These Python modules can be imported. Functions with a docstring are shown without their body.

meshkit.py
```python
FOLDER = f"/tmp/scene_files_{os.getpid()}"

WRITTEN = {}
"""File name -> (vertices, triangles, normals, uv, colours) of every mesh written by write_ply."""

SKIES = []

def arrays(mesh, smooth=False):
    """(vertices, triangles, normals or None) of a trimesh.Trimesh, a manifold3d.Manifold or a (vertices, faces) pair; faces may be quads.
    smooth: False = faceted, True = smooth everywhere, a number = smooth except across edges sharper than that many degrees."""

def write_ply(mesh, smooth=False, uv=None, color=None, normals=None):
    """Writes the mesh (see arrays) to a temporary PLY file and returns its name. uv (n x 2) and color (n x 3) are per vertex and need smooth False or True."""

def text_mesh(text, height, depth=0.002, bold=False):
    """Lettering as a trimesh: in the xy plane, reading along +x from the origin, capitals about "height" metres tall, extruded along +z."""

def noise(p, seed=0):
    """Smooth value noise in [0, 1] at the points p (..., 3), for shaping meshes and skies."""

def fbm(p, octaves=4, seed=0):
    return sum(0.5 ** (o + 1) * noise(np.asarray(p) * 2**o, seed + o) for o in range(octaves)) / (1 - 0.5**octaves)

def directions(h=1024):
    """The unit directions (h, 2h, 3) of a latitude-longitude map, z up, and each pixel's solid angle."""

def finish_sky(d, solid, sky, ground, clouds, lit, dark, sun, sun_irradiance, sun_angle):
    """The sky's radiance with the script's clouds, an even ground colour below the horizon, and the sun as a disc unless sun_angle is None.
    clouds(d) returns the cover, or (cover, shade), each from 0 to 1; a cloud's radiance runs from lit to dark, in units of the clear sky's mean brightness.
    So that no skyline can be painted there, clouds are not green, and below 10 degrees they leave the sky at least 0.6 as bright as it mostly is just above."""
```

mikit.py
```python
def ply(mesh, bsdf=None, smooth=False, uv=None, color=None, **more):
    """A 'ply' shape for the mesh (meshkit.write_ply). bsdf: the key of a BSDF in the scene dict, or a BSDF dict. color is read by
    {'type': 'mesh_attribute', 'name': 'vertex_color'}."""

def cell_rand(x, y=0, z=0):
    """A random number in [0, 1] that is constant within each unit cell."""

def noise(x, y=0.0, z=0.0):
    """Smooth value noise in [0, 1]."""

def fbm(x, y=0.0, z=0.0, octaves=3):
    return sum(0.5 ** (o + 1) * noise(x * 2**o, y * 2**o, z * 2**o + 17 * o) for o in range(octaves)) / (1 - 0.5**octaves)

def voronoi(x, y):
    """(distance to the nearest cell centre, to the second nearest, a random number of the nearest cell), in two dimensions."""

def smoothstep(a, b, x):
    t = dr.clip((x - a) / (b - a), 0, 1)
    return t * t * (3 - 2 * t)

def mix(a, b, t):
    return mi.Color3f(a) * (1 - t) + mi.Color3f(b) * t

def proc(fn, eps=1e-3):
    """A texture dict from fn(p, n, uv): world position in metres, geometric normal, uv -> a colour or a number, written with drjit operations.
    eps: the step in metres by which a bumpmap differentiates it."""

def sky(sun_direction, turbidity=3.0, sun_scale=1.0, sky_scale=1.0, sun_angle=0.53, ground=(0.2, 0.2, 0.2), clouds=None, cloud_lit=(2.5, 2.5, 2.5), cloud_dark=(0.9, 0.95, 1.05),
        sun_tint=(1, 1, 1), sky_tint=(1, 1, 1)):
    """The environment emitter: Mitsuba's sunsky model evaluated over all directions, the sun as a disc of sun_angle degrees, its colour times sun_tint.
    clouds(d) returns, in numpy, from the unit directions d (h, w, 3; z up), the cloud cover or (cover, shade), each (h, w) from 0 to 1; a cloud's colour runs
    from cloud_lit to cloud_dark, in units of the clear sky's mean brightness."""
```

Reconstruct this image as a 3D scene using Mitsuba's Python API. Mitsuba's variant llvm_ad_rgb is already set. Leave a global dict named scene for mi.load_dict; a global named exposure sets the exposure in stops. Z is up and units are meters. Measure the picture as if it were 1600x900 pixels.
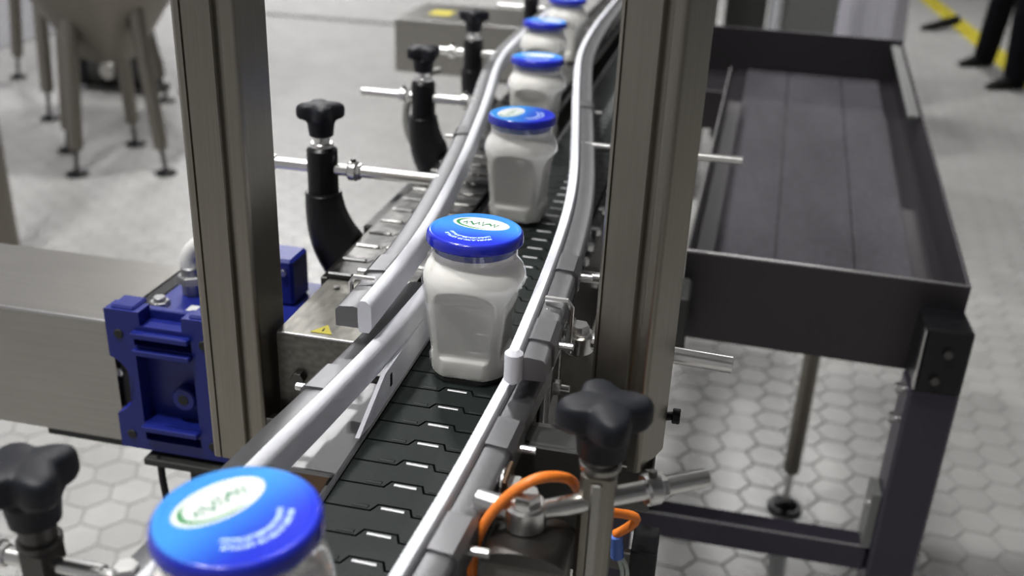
import math, random
import numpy as np, trimesh, mitsuba as mi, mikit, meshkit
import drjit as dr
import manifold3d as m3
from shapely.geometry import Polygon, Point, box as sbox
from shapely import affinity
from shapely.ops import unary_union
from mikit import proc, noise, fbm, smoothstep, mix, cell_rand

T = mi.ScalarTransform4f
rng = random.Random(7)
scene, labels = {}, {}

# ------------------------------------------------------------------ camera
CAM = np.array([0.0, 0.0, 1.42])
FPX = 1550.32
def cam_axes(yaw=11.3266, pitch=24.137, roll=2.49968):
    base = np.array([[1, 0, 0], [0, 0, -1], [0, 1, 0]], float)
    y, p, r = np.radians([yaw, pitch, roll])
    Ry = np.array([[np.cos(y), np.sin(y), 0], [-np.sin(y), np.cos(y), 0], [0, 0, 1]])
    Rx = np.array([[1, 0, 0], [0, np.cos(p), -np.sin(p)], [0, np.sin(p), np.cos(p)]])
    Rz = np.array([[np.cos(r), -np.sin(r), 0], [np.sin(r), np.cos(r), 0], [0, 0, 1]])
    return Rz @ Rx @ base @ Ry
AX = cam_axes()
M4 = np.eye(4); M4[:3, 0] = -AX[0]; M4[:3, 1] = -AX[1]; M4[:3, 2] = AX[2]; M4[:3, 3] = CAM
scene['camera'] = {'type': 'thinlens', 'fov': math.degrees(2 * math.atan(800 / FPX)), 'fov_axis': 'x', 'to_world': T(M4),
                   'aperture_radius': 0.0030, 'focus_distance': 0.70, 'near_clip': 0.02, 'far_clip': 60.0}
exposure = 0.95
# lamps: (x, y) of the round high-bay lamps under the ceiling, built below
LAMP_Z, LAMP_R, LAMP_L = 5.0, 0.20, 150.0
LAMPS = [(-4.4, 9.4, 'beyond the cone tanks'), (-3.9, 9.7, 'right of the lamp beyond the cone tanks, added to strengthen its light'), (-1.8, .5, 'left of the nearest jar'), (-1.7, 3.6, 'over the black brackets'), (-.9, -.4, 'above the camera'), (1.0, 9.2, 'near the yellow line')]  # second entry is an added lamp that strengthens the light of the first
HALL_X0, HALL_X1, HALL_Y0, HALL_Y1, HALL_H = -4.85, 6.0, -3.5, 16.0, 5.4

# ------------------------------------------------------------------ materials
def rgb(*c): return {'type': 'rgb', 'value': list(c)}
def mat(key, color, rough=0.5, metal=0.0, two=True, **kw):
    b = {'type': 'principled', 'base_color': color if isinstance(color, dict) else rgb(*color), 'roughness': rough, 'metallic': metal, **kw}
    scene[key] = {'type': 'twosided', 'b': b} if two else b
    return key
def brushed(axis, c0, c1, f=700.0, g=14.0):
    def fn(p, n, uv):
        a = [p.x, p.y, p.z]
        s = [f if i != axis else g for i in range(3)]
        t = noise(a[0] * s[0], a[1] * s[1], a[2] * s[2]) * 0.5 + fbm(p.x * 16, p.y * 16, p.z * 16) * 0.5
        return mix(c0, c1, t)
    return proc(fn)
mat('m_steel', brushed(0, (.33, .32, .295), (.41, .395, .37)), .34, 1.0)
mat('m_steel_z', brushed(2, (.25, .235, .20), (.32, .30, .26)), .36, 1.0)
mat('m_steel_blur', (.20, .185, .16), .45, 1.0)
mat('m_steel_dark', (.11, .105, .10), .38, 1.0)
mat('m_chrome', (.84, .83, .81), .27, 1.0)
mat('m_alu', (.24, .24, .25), .46, 1.0)
mat('m_plate', (.36, .36, .365), .5, 1.0)
mat('m_cover_dark_refl', brushed(1, (.10, .098, .09), (.26, .25, .225), 300, 120), .42, 1.0)  # mottled dark tone imitates what the bare steel reflects
mat('m_tray_dark_refl', (.045, .041, .046), .40, .6)  # dark base colour stands in for dark reflections on stainless steel
mat('m_tray_leg', (.045, .040, .056), .36, .6)
mat('m_tray_edge', (.55, .54, .54), .3, 1.0)
mat('m_white', (.70, .71, .76), .62, specular=.35)
mat('m_black', (.006, .006, .007), .34, specular=.28)
mat('m_black_matte', (.012, .012, .012), .7)
mat('m_belt', (.012, .016, .0145), .48, specular=.16)
mat('m_knob', (.009, .010, .014), .5, specular=.28)
mat('m_sheet', (.19, .18, .16), .5, .4)
def slat_c(p, n, uv):
    return mix((.06, .06, .06), (.24, .235, .225), smoothstep(.35, .75, fbm(p.x * 60, p.y * 60, p.z * 60)))
mat('m_slat', proc(slat_c), .36, .85)
mat('m_blue', (.008, .015, .16), .38, 0.0, specular=.4)
mat('m_blue_pale', (.09, .19, .62), .4)
mat('m_orange', (.85, .22, .03), .45)
mat('m_yellow', (.55, .47, .035), .55)
mat('m_wire', (.60, .68, .62), .5)
mat('m_skin', (.48, .27, .19), .6)
mat('m_hair', (.03, .02, .015), .6)
mat('m_trousers', (.0035, .0035, .005), .9, specular=.1)
mat('m_coat', (.62, .61, .68), .8)
mat('m_shoe', (.006, .006, .006), .6, specular=.2)
mat('m_label', (.62, .62, .60), .5)
mat('m_hose', (.20, .20, .19), .5)
mat('m_machine_dark', (.020, .021, .019), .6)
mat('m_machine_grey', (.13, .132, .13), .5, .3)
mat('m_wall_white', (.74, .74, .79), .8)
mat('m_wall', (.30, .30, .31), .8)
mat('m_ceiling', (.16, .16, .165), .9)
mat('m_rail_brown', (.18, .12, .08), .35, 1.0)
for i, k in enumerate((.95, 1.0, 1.05)):
    def tile_c(p, n, uv, k=k):
        return mix((.37 * k, .365 * k, .355 * k), (.45 * k, .445 * k, .435 * k), fbm(p.x * 9, p.y * 9, p.z))
    mat(f'm_tile_{i}', proc(tile_c), .30, specular=.5)
mat('m_grout', (.325, .32, .31), .8)
def mat_c(p, n, uv):
    a = noise(p.x * 900, p.y * 120, 0) * .5 + noise(p.x * 150, p.y * 1100, 3) * .5
    b = fbm(p.x * 14, p.y * 5, 5)
    return mix((.020, .0185, .022), (.105, .098, .114), a * .55 + b * .45)
mat('m_mat', proc(mat_c), .75, 0.0, specular=.2)
# the jar
scene['m_glass'] = {'type': 'thindielectric', 'int_ior': 1.5}
mat('m_yogurt', (.87, .86, .81), .35, specular=.4)
def lid_c(p, n, uv):
    u, v = uv.x, uv.y                                   # metres on the lid, +v is the side of the emblem
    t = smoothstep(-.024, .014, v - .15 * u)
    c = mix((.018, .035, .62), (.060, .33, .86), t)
    # the white oval of the emblem
    ex, ey = u / .0215, (v - .0125) / .0122
    q = ex * ex + ey * ey
    c = mix(c, (.86, .89, .88), 1 - smoothstep(.90, 1.06, q))
    ring = smoothstep(.55, .60, q) * (1 - smoothstep(.74, .80, q)) * smoothstep(-.1, .5, -ex * .8 - ey * .5)
    c = mix(c, (.05, .30, .10), ring)
    # a script word in green, unreadable in the photograph: joined up-and-down strokes
    yy = v - .0120 - u * .02
    wave = (.0012 + .0016 * noise(u * 420.0, 2.0)) * dr.sin(u * 1500.0 + 1.5 * dr.sin(u * 610.0)) + .0007 * dr.sin(u * 830.0 + 1.0)
    word = (1 - smoothstep(.0009, .0015, dr.abs(yy - wave))) * (1 - smoothstep(.0125, .0135, dr.abs(u)))
    c = mix(c, (.03, .22, .09), word)
    # two arcs of pale lettering
    r = dr.sqrt(u * u + v * v); ang = dr.atan2(u, -v)
    for r0, a0 in ((.0172, 1.02), (.0214, .92)):
        band = (1 - smoothstep(.0010, .0016, dr.abs(r - r0))) * (1 - smoothstep(a0 - .03, a0, dr.abs(ang)))
        letters = smoothstep(.28, .45, noise(ang * 36.0 + r0 * 900, 3.0, r * 500))
        c = mix(c, (.50, .68, .95), band * letters)
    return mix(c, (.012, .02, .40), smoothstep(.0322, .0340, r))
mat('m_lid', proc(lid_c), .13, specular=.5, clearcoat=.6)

# ------------------------------------------------------------------ mesh helpers
cat = trimesh.util.concatenate
def hull(pts): return trimesh.convex.convex_hull(np.asarray(pts, float))
def cbox(lo, hi, b=.001):
    lo, hi = np.minimum(lo, hi), np.maximum(lo, hi); b = min(b, *(.45 * (np.asarray(hi) - lo)))
    pts = []
    for s in np.ndindex(2, 2, 2):
        c = np.where(np.array(s) == 0, lo, hi).astype(float); d = np.where(np.array(s) == 0, 1, -1)
        for k in range(3):
            q = c + b * d; q[k] = c[k]; pts.append(q)
    return hull(pts)
def frame(d):
    d = np.asarray(d, float) / np.linalg.norm(d)
    a = np.cross(d, [0, 0, 1] if abs(d[2]) < .9 else [1, 0, 0]); a /= np.linalg.norm(a)
    return a, np.cross(d, a), d
def orient(mesh, origin, d, roll=0.0):
    a, b, c = frame(d)
    if roll: a, b = a * math.cos(roll) + b * math.sin(roll), b * math.cos(roll) - a * math.sin(roll)
    m = mesh.copy(); X = np.eye(4); X[:3, 0], X[:3, 1], X[:3, 2], X[:3, 3] = a, b, c, origin
    if np.linalg.det(X[:3, :3]) < 0: X[:3, 0] *= -1
    m.apply_transform(X); return m
def polar(rows, n=48, cap0=True, cap1=True):
    """rows: list of (radii per angle or one radius, z); a closed surface about z."""
    th = np.arange(n) * 2 * np.pi / n; V = []
    for r, z in rows:
        r = np.broadcast_to(r, (n,)); V.append(np.stack([r * np.cos(th), r * np.sin(th), np.full(n, z)], 1))
    k = len(rows); V = np.vstack(V); F = []
    i = np.arange(n); j = (i + 1) % n
    for s in range(k - 1):
        F += [np.stack([s * n + i, s * n + j, (s + 1) * n + j], 1), np.stack([s * n + i, (s + 1) * n + j, (s + 1) * n + i], 1)]
    if cap0: V = np.vstack([V, [[0, 0, rows[0][1]]]]); F.append(np.stack([j, i, np.full(n, len(V) - 1)], 1))
    if cap1: V = np.vstack([V, [[0, 0, rows[-1][1]]]]); F.append(np.stack([(k - 1) * n + i, (k - 1) * n + j, np.full(n, len(V) - 1)], 1))
    return trimesh.Trimesh(V, np.vstack(F), process=False)
def cyl(p0, p1, r, n=24, ch=None, r1=None):
    p0, p1 = np.asarray(p0, float), np.asarray(p1, float); L = np.linalg.norm(p1 - p0); ch = min(.12 * r, .2 * L) if ch is None else ch
    r1 = r if r1 is None else r1
    return orient(polar([(r - ch, 0), (r, ch), (r1, L - ch), (r1 - ch, L)], n), p0, p1 - p0)
def hexa(p0, p1, r, roll=0.0):
    p0, p1 = np.asarray(p0, float), np.asarray(p1, float); L = np.linalg.norm(p1 - p0)
    return orient(polar([(r, 0), (r, L * .85), (r * .9, L)], 6), p0, p1 - p0, roll)
def tube(pts, r, n=12, spline=True):
    P = np.asarray(pts, float)
    if spline and len(P) > 2:
        from scipy.interpolate import CubicSpline
        t = np.r_[0, np.cumsum(np.linalg.norm(np.diff(P, axis=0), axis=1))]; m = max(24, 8 * len(P))
        ts = np.linspace(0, t[-1], m); R = np.interp(ts, t, np.broadcast_to(r, (len(P),))); P = CubicSpline(t, P)(ts)
    else: R = np.broadcast_to(r, (len(P),))
    tg = np.gradient(P, axis=0); tg /= np.linalg.norm(tg, axis=1, keepdims=True)
    a = frame(tg[0])[0]; V = []; th = np.arange(n) * 2 * np.pi / n
    for p, d, rr in zip(P, tg, R):
        a = a - d * (a @ d); a /= np.linalg.norm(a); b = np.cross(d, a)
        V.append(p + rr * (np.cos(th)[:, None] * a + np.sin(th)[:, None] * b))
    k = len(P); V = np.vstack(V + [P[:1], P[-1:]]); F = []; i = np.arange(n); j = (i + 1) % n
    for s in range(k - 1): F += [np.stack([s * n + i, s * n + j, (s + 1) * n + j], 1), np.stack([s * n + i, (s + 1) * n + j, (s + 1) * n + i], 1)]
    F += [np.stack([j, i, np.full(n, k * n)], 1), np.stack([(k - 1) * n + i, (k - 1) * n + j, np.full(n, k * n + 1)], 1)]
    return trimesh.Trimesh(V, np.vstack(F), process=False)
def sweep(section, path, up=(0, 0, 1)):
    """section: closed (s, z) outline, s across to the right of the path; the path runs level."""
    P = np.asarray(path, float); S = np.asarray(section, float)
    tg = np.gradient(P, axis=0); tg[:, 2] = 0; tg /= np.linalg.norm(tg, axis=1, keepdims=True)
    rt = np.stack([tg[:, 1], -tg[:, 0], 0 * tg[:, 0]], 1); n = len(S)
    V = (P[:, None] + S[None, :, :1] * rt[:, None] + S[None, :, 1:] * np.array([0, 0, 1.0])).reshape(-1, 3)
    F = []; i = np.arange(n); j = (i + 1) % n; k = len(P)
    for s in range(k - 1): F += [np.stack([s * n + i, (s + 1) * n + j, s * n + j], 1), np.stack([s * n + i, (s + 1) * n + i, (s + 1) * n + j], 1)]
    tv, tf = trimesh.creation.triangulate_polygon(Polygon(S), engine='earcut')
    tri = np.argmin(((np.asarray(tv)[:, None] - S[None]) ** 2).sum(-1), 1)[np.asarray(tf)]
    F += [tri[:, ::-1], tri + (k - 1) * n]
    m = trimesh.Trimesh(V, np.vstack(F), process=False); m.fix_normals(); return m
def extrude(poly, h): return trimesh.creation.extrude_polygon(poly, h, engine='earcut')
def put(m, loc=(0, 0, 0), rz=0.0):
    m = m.copy()
    if rz: m.apply_transform(trimesh.transformations.rotation_matrix(rz, [0, 0, 1]))
    m.apply_translation(loc); return m
def flip_yz(m, loc):
    """a plan drawn in (x, z) and extruded: x stays, y becomes z, depth runs along +y"""
    m = m.copy(); m.vertices = np.stack([m.vertices[:, 0], m.vertices[:, 2], m.vertices[:, 1]], 1); m.invert(); m.apply_translation(loc); return m

# ------------------------------------------------------------------ scene helpers
def numbered(key):
    if key not in scene and key not in labels and not any(k.startswith(key + '__') for k in scene): return key
    i = 1
    while f'{key}_{i:03d}' in scene or f'{key}_{i:03d}' in labels: i += 1
    return f'{key}_{i:03d}'
def thing(name, label, category, group=None):
    key = numbered(name); labels[key] = {'label': label, 'category': category}
    if group: labels[key]['group'] = group
    return key
def add(parent, name, mesh, m, smooth=35, label=None, xf=None, kind=None):
    if isinstance(mesh, list): mesh = cat(mesh)
    base = parent + '__' + name if parent else name; key = base; i = 1
    while key in scene: key = f'{base}_{i:03d}'; i += 1
    d = dict(mesh) if isinstance(mesh, dict) else mikit.ply(mesh, m, smooth=smooth)
    if xf is not None: d['to_world'] = xf
    scene[key] = d
    if label or kind:
        labels[key] = {}
        if label: labels[key]['label'] = label
        if kind: labels[key]['kind'] = kind
    return key
def struct(name, mesh, m, **kw): return add(None, name, mesh, m, kind='structure', **kw)

# ================================================================== the hall
struct('floor', cbox((HALL_X0, HALL_Y0, -.10), (HALL_X1, HALL_Y1, -.004), .0005), 'm_grout')
th = .15
struct('wall_left', cbox((HALL_X0 - th, HALL_Y0, 0), (HALL_X0, HALL_Y1, HALL_H)), 'm_wall_white')
struct('wall_right', cbox((HALL_X1, HALL_Y0, 0), (HALL_X1 + th, HALL_Y1, HALL_H)), 'm_wall')
struct('wall_back', cbox((HALL_X0 - th, HALL_Y1, 0), (HALL_X1 + th, HALL_Y1 + th, HALL_H)), 'm_wall')
struct('wall_front', cbox((HALL_X0 - th, HALL_Y0 - th, 0), (HALL_X1 + th, HALL_Y0, HALL_H)), 'm_wall')
struct('ceiling', cbox((HALL_X0 - th, HALL_Y0 - th, HALL_H), (HALL_X1 + th, HALL_Y1 + th, HALL_H + .1)), 'm_ceiling')
# hexagonal floor tiles
PITCH, ROT = .095, math.radians(24)
e1 = np.array([math.cos(ROT), math.sin(ROT)]) * PITCH
e2 = np.array([math.cos(ROT + math.pi / 3), math.sin(ROT + math.pi / 3)]) * PITCH
R_HEX = PITCH / math.sqrt(3) - .0024
def hex_tile():
    m = polar([(R_HEX, -.005), (R_HEX, -.0012), (R_HEX - .0014, 0)], 6, cap0=False)
    return put(m, rz=ROT + math.pi / 6)
HEX = hex_tile()
def project(P):
    q = (np.asarray(P) - CAM) @ AX.T
    return 800 + FPX * q[:, 0] / q[:, 2], 450 + FPX * q[:, 1] / q[:, 2], q[:, 2]
ii, jj = np.meshgrid(np.arange(-150, 150), np.arange(-20, 200))
cen = (ii[..., None] * e1 + jj[..., None] * e2).reshape(-1, 2)
cen = cen[(cen[:, 0] > HALL_X0 + .06) & (cen[:, 0] < 4.2) & (cen[:, 1] > .9) & (cen[:, 1] < 12.6)]
px, py, pz = project(np.c_[cen, np.zeros(len(cen))])
vis = (px > -20) & (px < 1620) & (py > -20) & (py < 920)
hidden = ((px > 250) & (px < 1035) & (py > 440)) | ((py > 395) & (py < 690) & (px < 300)) | ((px > 1065) & (px < 1500) & (py < 560)) | ((px > 1400) & (px < 1480) & (py > 560))
order = np.argsort(np.where(vis & ~hidden, pz, 1e3))
single = order[:300]
tile_ply = [mikit.ply(HEX, f'm_tile_{k}') for k in range(3)]
for q in single:
    add('floor', 'tile', tile_ply[rng.randrange(3)], None, xf=T().translate([cen[q, 0], cen[q, 1], 0]))
rest = np.setdiff1d(np.arange(len(cen)), single)
V0, F0 = np.array(HEX.vertices), np.array(HEX.faces)
Vr = (V0[None] + np.c_[cen[rest], np.zeros(len(rest))][:, None]).reshape(-1, 3)
Fr = (F0[None] + (np.arange(len(rest)) * len(V0))[:, None, None]).reshape(-1, 3)
add('floor', 'tile_field', trimesh.Trimesh(Vr, Fr, process=False), 'm_tile_1', smooth=False, label='pale hexagonal floor tiles running off into the distance', kind='stuff')

k = thing('floor_line', 'yellow painted line on the tiled floor past the right side', 'floor marking')
add(k, 'paint', cbox((2.08, 3.0, -.001), (2.28, 13.5, .0015), .0004), 'm_yellow')
k = thing('floor_drain', 'long thin dark drain channel across the pale floor at the back', 'drain')
add(k, 'grate', [cbox((-4.6, 8.06 + s, -.003), (-.4, 8.075 + s, .002), .0005) for s in (-.03, 0, .03)], 'm_steel_dark')
add(k, 'frame', [cbox((-4.6, 8.02, -.003), (-.4, 8.03, .003), .0005), cbox((-4.6, 8.105, -.003), (-.4, 8.115, .003), .0005)], 'm_steel_dark')

# ceiling lamps
lamp_body = mikit.ply(polar([(.05, .40), (.09, .36), (.13, .12), (LAMP_R + .02, .02), (LAMP_R + .02, -.01), (LAMP_R + .004, -.012), (LAMP_R + .004, .004)], 32), 'm_machine_grey', smooth=35)
lamp_lens = mikit.ply(polar([(.001, 0), (LAMP_R, 0.0)], 32, cap0=False, cap1=False), 'm_white')
for x, y, where in LAMPS:
    k = thing('ceiling_lamp', 'round high-bay lamp hanging under the hall ceiling ' + where, 'lamp', 'high-bay lamps under the ceiling')
    scene[k + '__housing'] = {**lamp_body, 'to_world': T().translate([x, y, LAMP_Z])}
    lens = polar([(.001, 0), (LAMP_R, 0.0)], 32, cap0=False, cap1=False)
    if lens.face_normals[0][2] > 0: lens.invert()
    scene[k + '__lens'] = {**mikit.ply(lens, 'm_white'), 'to_world': T().translate([x, y, LAMP_Z - .013]),
                           'emitter': {'type': 'area', 'radiance': rgb(LAMP_L, LAMP_L * .99, LAMP_L * .97)}}
    add(k, 'rod', cyl((x, y, LAMP_Z + .39), (x, y, HALL_H), .012, 10), 'm_steel_dark')

# ================================================================== conveyors
BZ = 1.054
# -- the near conveyor with its black hinge belt
nc = thing('belt_conveyor', 'near conveyor with black hinged plastic belt carrying the blue-lidded jars', 'conveyor')
XL, XR, LP = -.2010, -.1175, .02442
def link_mesh():
    W = XR - XL; g = .0016; P = LP
    top = [(-W / 2, g / 2), (-.0135, g / 2), (-.0105, .0075), (.0105, .0075), (.0135, g / 2), (W / 2, g / 2),
           (W / 2, P - g / 2), (.0125, P - g / 2), (.0095, P + .0060), (-.0095, P + .0060), (-.0125, P - g / 2), (-W / 2, P - g / 2)]
    m = extrude(Polygon(top), .0040); m.apply_translation([0, 0, -.0040])
    kn = [cyl((-.0075, P + .0038, -.0014), (.0075, P + .0038, -.0014), .0022, 12), cyl((-.0255, .0034, -.0018), (-.0150, .0034, -.0018), .0026, 12), cyl((.0150, .0034, -.0018), (.0255, .0034, -.0018), .0026, 12)]
    return cat([m, *kn[1:]]), kn[0]
_lm, _p0 = link_mesh()
pin0 = mikit.ply(_p0, 'm_alu', smooth=35)
link = mikit.ply(_lm, 'm_belt', smooth=30)
for i in range(116):
    X = T().translate([(XL + XR) / 2, .1660 + i * LP, BZ]); j = add(nc, 'belt_link', link, None, xf=X)
    add(j, 'hinge_pin', pin0, None, xf=X)
Y0, Y1 = .12, 3.02
add(nc, 'side_frame', cbox((-.1125, Y0, .930), (-.1045, Y1, 1.046)), 'm_steel_dark')
add(nc, 'side_frame', cbox((-.2130, Y0, .930), (-.2050, Y1, 1.046)), 'm_steel_dark')
add(nc, 'wear_strip', cbox((-.1165, Y0, 1.046), (-.1050, Y1, 1.0525), .001), 'm_black')
add(nc, 'wear_strip', cbox((-.2055, Y0, 1.046), (-.2018, Y1, 1.0555), .001), 'm_alu', label='thin bright edge strip')
for y in (.82, .88, .92, .965, 1.03, 1.093, 1.20, 1.33): add(nc, 'edge_bolt', hexa((-.1075, y, 1.0520), (-.1075, y, 1.0585), .0058, y * 9), 'm_chrome')
add(nc, 'slide_bed', cbox((-.204, Y0, 1.030), (-.1135, Y1, 1.0455)), 'm_black')
for y in (.35, 1.2, 2.2, 2.9):
    add(nc, 'leg', cbox((-.185, y, 0), (-.135, y + .05, 1.03), .003), 'm_steel')
for y in (.30, .95, 1.3, 1.7, 2.1, 2.5):
    add(nc, 'frame_bolt', hexa((-.1045, y, 1.005), (-.0985, y, 1.005), .0065), 'm_chrome')
# dead plate left of the near belt
add(nc, 'dead_plate', cbox((-.2500, .494, 1.0455), (-.2060, .665, 1.0500), .0006), 'm_plate', label='bare metal dead plate beside the belt')
add(nc, 'plate_bracket', cbox((-.2440, .500, .985), (-.2140, .640, 1.0450), .001), 'm_rail_brown')

# -- the left conveyor with its metal slats
lc = thing('slat_conveyor', 'rear left conveyor with grey metal slats and a boxed end', 'conveyor')
SL, SR, SP = -.3285, -.2465, .0365
def slat_mesh():
    W = SR - SL; g = .0022; P = SP
    top = [(-W / 2, g / 2), (-.0160, g / 2), (-.0130, .0085), (.0130, .0085), (.0160, g / 2), (W / 2, g / 2),
           (W / 2, P - g / 2), (.0150, P - g / 2), (.0120, P + .0068), (-.0120, P + .0068), (-.0150, P - g / 2), (-W / 2, P - g / 2)]
    m = extrude(Polygon(top), .0030); m.apply_translation([0, 0, -.0030])
    lip = [cyl((-W / 2, g / 2 + .0020, -.0012), (-.0185, g / 2 + .0020, -.0012), .0034, 10), cyl((.0185, g / 2 + .0020, -.0012), (W / 2, g / 2 + .0020, -.0012), .0034, 10),
           cyl((-.011, P + .0045, -.001), (.011, P + .0045, -.001), .0034, 10)]
    return cat([m, *lip])
slat = mikit.ply(slat_mesh(), 'm_slat', smooth=30)
for i in range(62):
    add(lc, 'slat', slat, None, xf=T().translate([(SL + SR) / 2, .780 + i * SP, BZ]))
add(lc, 'side_frame', cbox((-.3400, .79, .930), (-.3330, Y1, 1.046)), 'm_steel_dark')
add(lc, 'side_frame', cbox((-.2420, .79, .930), (-.2350, Y1, 1.046)), 'm_steel_dark')
add(lc, 'slide_bed', cbox((-.3330, .79, 1.035), (-.2420, Y1, 1.0475)), 'm_black')
add(lc, 'side_guard', cbox((-.3560, .945, 1.016), (-.3410, 1.155, 1.040), .003), 'm_black')
def bent_cover():
    o = sbox(.6665, .90, .785, 1.0505).buffer(-.0028).buffer(.0028, quad_segs=6); o = o.difference(sbox(.6690, .80, .90, 1.0480)).intersection(sbox(.6, .93, .785, 1.2))
    m = extrude(o, .075); m.vertices = np.stack([m.vertices[:, 2] - .3270, m.vertices[:, 0], m.vertices[:, 1]], 1)
    return cat([m, cbox((-.3270, .670, .930), (-.3240, .785, 1.0485), .0005)])
add(lc, 'end_cover', bent_cover(), 'm_cover_dark_refl', smooth=40, label='boxed stainless end cover')
add(lc + '__end_cover', 'edge', cyl((-.3265, .6672, 1.0499), (-.2525, .6672, 1.0499), .0011, 10), 'm_tray_edge')  # bright line in place of the highlight along the bend
add(lc + '__end_cover', 'bolt', hexa((-.3085, .6663, 1.012), (-.3085, .6600, 1.012), .0062), 'm_steel_dark')
add(lc + '__end_cover', 'pin', cyl((-.312, .760, 1.0505), (-.312, .760, 1.0530), .0028, 12), 'm_chrome')
tri = Polygon([(-.0085, 0), (.0085, 0), (0, .014)]).buffer(.0006)
add(lc + '__end_cover', 'warning_sticker', put(extrude(tri, .0004), (-.2915, .674, 1.0506)), 'm_yellow', label='small yellow warning triangle sticker')
add(lc + '__end_cover', 'sticker_mark', [put(extrude(Polygon([(-.0009, .003), (.0009, .003), (.0003, .0085), (-.0003, .0085)]), .0004), (-.2915, .674, 1.0508))], 'm_black_matte')
for y in (1.3, 2.7):
    add(lc, 'leg', cbox((-.315, y, 0), (-.265, y + .05, 1.036), .003), 'm_steel')

# ================================================================== jars
from scipy.interpolate import PchipInterpolator
JAR_R = PchipInterpolator([0, .002, .005, .010, .022, .045, .062, .074, .081, .087, .0915, .0955, .1055],
                          [.0285, .0312, .0324, .0328, .0334, .0358, .0380, .0388, .0380, .0358, .0328, .0314, .0314])
def jar_radius(z, th):
    R = float(JAR_R(z))
    d = np.interp(z, [0, .006, .0170, .0190, .0212, .0650, .0720, .078, .106], [.0268, .0288, .0290, .0286, .0262, .0302, .0335, .040, .05])
    r = np.full(len(th), R)
    for k in range(4):
        c = np.cos(th - k * math.pi / 2)
        with np.errstate(divide='ignore'):
            r = np.where(c > .4, np.minimum(r, d / np.maximum(c, .4)), r)
    return r
NT = 128; TH = np.arange(NT) * 2 * math.pi / NT
zz = np.r_[0, .001, .002, .0035, .005, .0075, np.linspace(.010, .1052, 62)]
glass_mesh = polar([(jar_radius(z, TH), z) for z in zz], NT, cap1=False)
zy = np.r_[.0035, .0045, .006, .008, np.linspace(.011, .0985, 56)]
yog_rows = [(jar_radius(z, TH) - .0016, z) for z in zy]
yog_rows[0] = (yog_rows[0][0] - .002, zy[0])
yog_mesh = polar(yog_rows, NT)
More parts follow.
